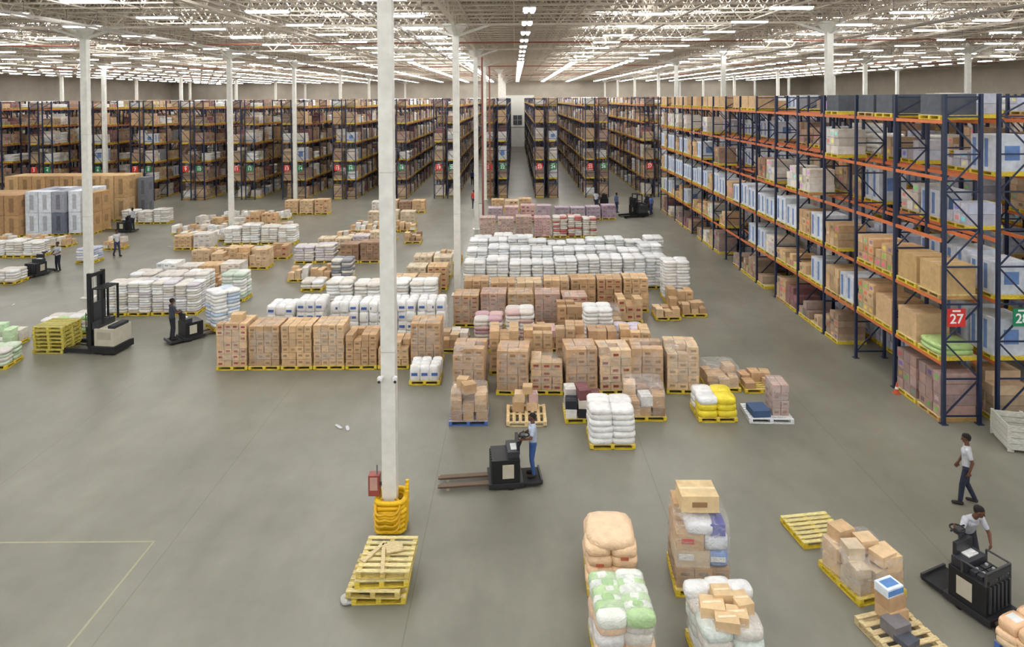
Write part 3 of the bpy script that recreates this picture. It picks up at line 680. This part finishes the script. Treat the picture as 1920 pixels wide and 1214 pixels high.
mk=load('s',-12.95,28.75,h=1.65,cols=[WHT,S(190,205,225)],rot=48); mk.location.z=.14
tN=(-.32,17.4)
pallet_truck((tN[0],tN[1],0),math.radians(186),fork=1.3)
pallet_truck((9.08,12.95,0),math.radians(-66),battery=True,fork=1.2)
pallet_truck((-30.3,51.5,0),math.radians(170)); pallet_truck((-27.9,38.6,0),math.radians(-100)); load('s',-28.3,36.7,h=.75,cols=[WHT,OFF])
reach_truck((10.2,56.5,0),math.radians(200),1.6,S(70,74,80)); pallet_truck((12.0,60.2,0),math.radians(80)); pallet_truck((8.2,62,0),math.radians(100))

# ---------------------------------------------------------------- people
def V3(*a): return np.array(a,float)
def cap_mesh(a,b,ra,rb,fl=None,seg=20):
    ax=b-a; l=np.linalg.norm(ax)
    x=ax/l if l>1e-6 else V3(0,0,1)
    up=V3(0,0,1) if abs(x[2])<.95 else V3(0,1,0)
    y=np.cross(up,x); y/=np.linalg.norm(y); z=np.cross(x,y); V=[];F=[]
    rings=[(a,ra,-t) for t in(75,50,25,0)]+[(b,rb,t) for t in(0,25,50,75)]
    for p,r,t in rings:
        t=math.radians(t); c=p+x*r*math.sin(t)
        for i in range(seg):
            u=2*math.pi*i/seg; V.append(c+(y*math.cos(u)+z*math.sin(u))*r*math.cos(t))
    n=len(rings)
    for q in range(n-1):
        for i in range(seg): F.append([q*seg+i,q*seg+(i+1)%seg,(q+1)*seg+(i+1)%seg,(q+1)*seg+i])
    V.append(a-x*ra); V.append(b+x*rb); A=n*seg
    for i in range(seg): F.append([A,(i+1)%seg,i]); F.append([A+1,(n-1)*seg+i,(n-1)*seg+(i+1)%seg])
    V=np.array(V)
    if fl is not None:
        nv,k=fl; V=V+(k-1)*((V-a)@nv)[:,None]*nv
    return V,F
STAND=dict(pelvis=(0,0,.95),chest=(.0,0,1.25),neck=(-.01,0,1.47),head=(.02,0,1.62),
 shL=(0,.17,1.4),elL=(-.03,.22,1.13),wrL=(.05,.23,.88),shR=(0,-.17,1.4),elR=(-.03,-.22,1.13),wrR=(.05,-.23,.88),
 hipL=(0,.085,.92),knL=(.03,.1,.5),anL=(-.01,.11,.09),hipR=(0,-.085,.92),knR=(.03,-.1,.5),anR=(-.01,-.11,.09))
def person(loc,rot,J={},shirt=S(205,205,208),pants=S(40,46,66),skin=S(104,70,52),hair=S(24,20,18),vox=.011,yaw=0,pitch=0,name='warehouse_worker'):
    P={k:V3(*v) for k,v in {**STAND,**J}.items()}
    pr=[]
    def cap(a,b,ra,rb,lab,fl=None,bias=0): pr.append((a,b,ra,rb,lab,fl,bias))
    side=P['shL']-P['shR']; side/=np.linalg.norm(side)
    up=P['neck']-P['pelvis']; up/=np.linalg.norm(up); fw=np.cross(side,up); fw/=np.linalg.norm(fw)
    cap(P['pelvis']+up*.04,P['chest'],.152,.162,'s',(fw,.7)); cap(P['chest'],P['neck']-up*.12,.162,.135,'s',(fw,.68))
    cap(P['chest']-side*.06+up*.05+fw*.02,P['chest']+side*.06+up*.05+fw*.02,.1,.1,'s')
    for q in'LR': cap(P['neck']-up*.06,P['sh'+q],.052,.055,'s')
    cap(P['hipL'],P['hipR'],.098,.098,'p'); cap(P['pelvis']-up*.02,P['pelvis']+up*.03,.13,.13,'p',(fw,.76))
    for q in'LR':
        sg=1 if q=='L' else -1
        sh,el,wr=P['sh'+q],P['el'+q],P['wr'+q]
        cap(sh,sh+(el-sh)*.62,.062,.056,'s'); cap(sh,el,.048,.038,'k'); cap(el,wr,.04,.026,'k')
        d=(wr-el)/np.linalg.norm(wr-el)
        sd=np.cross(d,V3(0,1,0) if abs(d[1])<.8 else V3(0,0,1)); sd/=np.linalg.norm(sd); pn=np.cross(d,sd)
        if pn[1]*sg>0: pn=-pn
        cap(wr,wr+d*.075,.028,.036,'k',(pn,.5))
        for i,fl_ in enumerate((.062,.072,.068,.052)):
            b0=wr+d*.095+sd*(i-1.5)*.023; b1=b0+(d*.85+pn*.4)*fl_*.55; b2=b1+(d*.45+pn*.85)*fl_*.5
            cap(b0,b1,.0095,.009,'k'); cap(b1,b2,.009,.008,'k')
        t0=wr+d*.03-sd*.02; t1=t0+(d*.6-sd*.6+pn*.3)*.045; t2=t1+(d*.9+pn*.3)*.035
        cap(t0,t1,.0135,.0115,'k'); cap(t1,t2,.0115,.0095,'k')
        hp,kn,an=P['hip'+q],P['kn'+q],P['an'+q]
        cap(hp,kn,.092,.066,'p'); cap(kn,an+V3(0,0,.02),.066,.052,'p')
        cap(an-V3(.03,0,.035),an+V3(.15,sg*.02,-.048),.048,.038,'h')
    nk,hd=P['neck'],P['head']
    cy,sy=math.cos(yaw),math.sin(yaw); cp,sp=math.cos(pitch),math.sin(pitch)
    f=V3(cy*cp,sy*cp,-sp); sdv=V3(-sy,cy,0); u=np.cross(f,sdv)
    cap(nk-up*.05,hd-u*.03,.058,.054,'k')
    cap(hd+u*.03-f*.015,hd+u*.03+f*.01,.088,.084,'k',(sdv,.86)); cap(hd-u*.05+f*.03,hd-u*.02+f*.02,.055,.068,'k',(sdv,.9))
    cap(hd+u*.048-f*.03,hd+u*.06+f*.0,.09,.08,'r',(sdv,.9),-.001); cap(hd+u*.0-f*.045,hd+u*.04-f*.03,.06,.08,'r',(sdv,.9))
    cap(hd+f*.088+u*.01,hd+f*.1-u*.022,.008,.013,'k')
    for s in(-1,1):
        cap(hd+sdv*s*.074-u*.015,hd+sdv*s*.078+u*.015,.011,.014,'k')
        cap(hd+f*.082+sdv*s*.029+u*.012,hd+f*.082+sdv*s*.033+u*.012,.007,.007,'e',None,-.003)
        cap(hd+f*.088+sdv*s*.018+u*.032,hd+f*.08+sdv*s*.042+u*.032,.005,.004,'r',None,-.002)
    cap(hd+f*.08-sdv*.018-u*.052,hd+f*.08+sdv*.018-u*.052,.007,.007,'l',None,-.002)
    Vs=[];Fs=[];n=0
    for a,b,ra,rb,lab,fl,bi in pr:
        v,fc=cap_mesh(a,b,ra,rb,fl); Vs.append(v); Fs+=[[i+n for i in q] for q in fc]; n+=len(v)
    me=bpy.data.meshes.new('tmp'); me.from_pydata(np.concatenate(Vs).tolist(),[],Fs)
    t=bpy.data.objects.new('tmp',me); sc.collection.objects.link(t)
    r=t.modifiers.new('r','REMESH'); r.mode='VOXEL'; r.voxel_size=vox
    s_=t.modifiers.new('s','SMOOTH'); s_.factor=.5; s_.iterations=4 if vox<.006 else 2
    bpy.context.view_layer.update()
    m2=bpy.data.meshes.new_from_object(t.evaluated_get(bpy.context.evaluated_depsgraph_get())); bpy.data.objects.remove(t)
    nf=len(m2.polygons); cen=np.zeros(nf*3); m2.polygons.foreach_get('center',cen); cen=cen.reshape(-1,3)
    best=np.full(nf,1e9); lab_=np.zeros((nf,4))
    CM={'s':shirt,'p':pants,'k':skin,'r':hair,'h':S(38,34,32),'e':S(30,24,22),'l':tuple(v*.6 for v in skin)}
    for a,b,ra,rb,lab,fl,bi in pr:
        c=cen
        if fl is not None:
            nv,k=fl; c=cen+(1/k-1)*((cen-a)@nv)[:,None]*nv
        ab=b-a; L2=ab@ab; tt=np.clip(((c-a)@ab)/max(L2,1e-9),0,1)
        d=np.linalg.norm(c-(a+tt[:,None]*ab),axis=1)-(ra+(rb-ra)*tt)+bi
        w=d<best; best[w]=d[w]; lab_[w]=(*CM[lab],1)
    m2.materials.clear(); m2.materials.append(M_cloth)
    ca=m2.color_attributes.new('Col','FLOAT_COLOR','CORNER')
    ls=np.zeros(nf,int); m2.polygons.foreach_get('loop_total',ls)
    ca.data.foreach_set('color',np.repeat(lab_,ls,axis=0).ravel())
    m2.polygons.foreach_set('use_smooth',[True]*nf)
    m2.polygons.foreach_set('material_index',[0]*nf)
    m2.name=name
    return link(name,m2,loc,rot)
WALK=dict(knL=(.1,.1,.51),anL=(.14,.11,.09),knR=(.0,-.1,.5),anR=(-.17,-.11,.12),elL=(-.1,.21,1.15),wrL=(-.04,.21,.9),elR=(.05,-.21,1.14),wrR=(.16,-.19,.93))
person((11.1,16.3,0),math.radians(150),WALK,vox=.005,shirt=S(188,190,196),pants=S(34,40,58),pitch=.15)
LEAN=dict(pelvis=(-.14,0,.93),chest=(.0,-.04,1.18),neck=(.12,-.02,1.36),head=(.2,.03,1.5),shR=(.1,-.19,1.3),elR=(.24,-.36,1.14),wrR=(.34,-.52,1.26),
 shL=(.08,.15,1.31),elL=(.2,.23,1.06),wrL=(.38,.14,.98),hipL=(-.15,.085,.9),hipR=(-.15,-.085,.9),knL=(-.02,.12,.5),knR=(.0,-.12,.5),anL=(-.1,.13,.09),anR=(-.1,-.14,.09))
person((9.5,13.8,0),math.radians(-92),LEAN,vox=.005,shirt=S(184,186,194),pants=S(44,44,54),yaw=.8,pitch=.25)
DRIVE=dict(knL=(.05,.11,.5),elL=(.08,.23,1.15),wrL=(.3,.16,1.1),elR=(.08,-.23,1.15),wrR=(.3,-.1,1.12))
pn_=person((tN[0]+.74,tN[1]+.06,.13),math.radians(186),DRIVE,shirt=S(175,186,205),pants=S(52,84,140),vox=.006); pn_.scale=(.96,.96,.95)
person((-14.35,27.65,.13),math.radians(48),DRIVE,shirt=S(60,64,76),pants=S(40,42,50),vox=.012)
person((-26.0,43.3,0),math.radians(-30),WALK,shirt=S(195,197,202),pants=S(44,58,92),vox=.012)
person((-27.3,39.6,0),math.radians(-100),DRIVE,shirt=S(180,184,190),pants=S(34,38,52),vox=.012)
person((-29.6,51.4,.13),math.radians(170),DRIVE,shirt=S(180,184,190),pants=S(34,38,52),vox=.014)
person((11.7,57.3,0),math.radians(200),WALK,shirt=S(80,110,170),pants=S(40,60,110),vox=.014)
person((8.9,58.5,0),math.radians(30),STAND,shirt=S(70,90,140),pants=S(36,44,70),vox=.014)
person((7.3,60.0,0),math.radians(60),WALK,shirt=S(190,195,205),pants=S(36,44,70),vox=.014)
person((-3.8,61,0),math.radians(90),STAND,shirt=S(200,60,50),pants=S(36,44,70),vox=.014)
person((-5.0,78,0),math.radians(90),WALK,shirt=S(60,80,130),pants=S(30,36,50),vox=.016)

# ---------------------------------------------------------------- camera & world
f=1250; pit=math.radians(1.0); roll=math.radians(-.4)
cd=bpy.data.cameras.new('camera'); cam=bpy.data.objects.new('camera',cd); sc.collection.objects.link(cam)
cd.sensor_width=36; cd.lens=f/1920*36; cd.clip_end=400
cam.matrix_world=Matrix.Translation((0,0,10.1))@Matrix.Rotation(math.pi/2-pit,4,'X')@Matrix.Rotation(roll,4,'Z')
cd.shift_x=-5/1920; cd.shift_y=-(607-(185+f*math.tan(pit)))/1920
sc.camera=cam
w=bpy.data.worlds.new('world'); sc.world=w; w.use_nodes=True
w.node_tree.nodes['Background'].inputs[0].default_value=(1,.99,.97,1); w.node_tree.nodes['Background'].inputs[1].default_value=.9
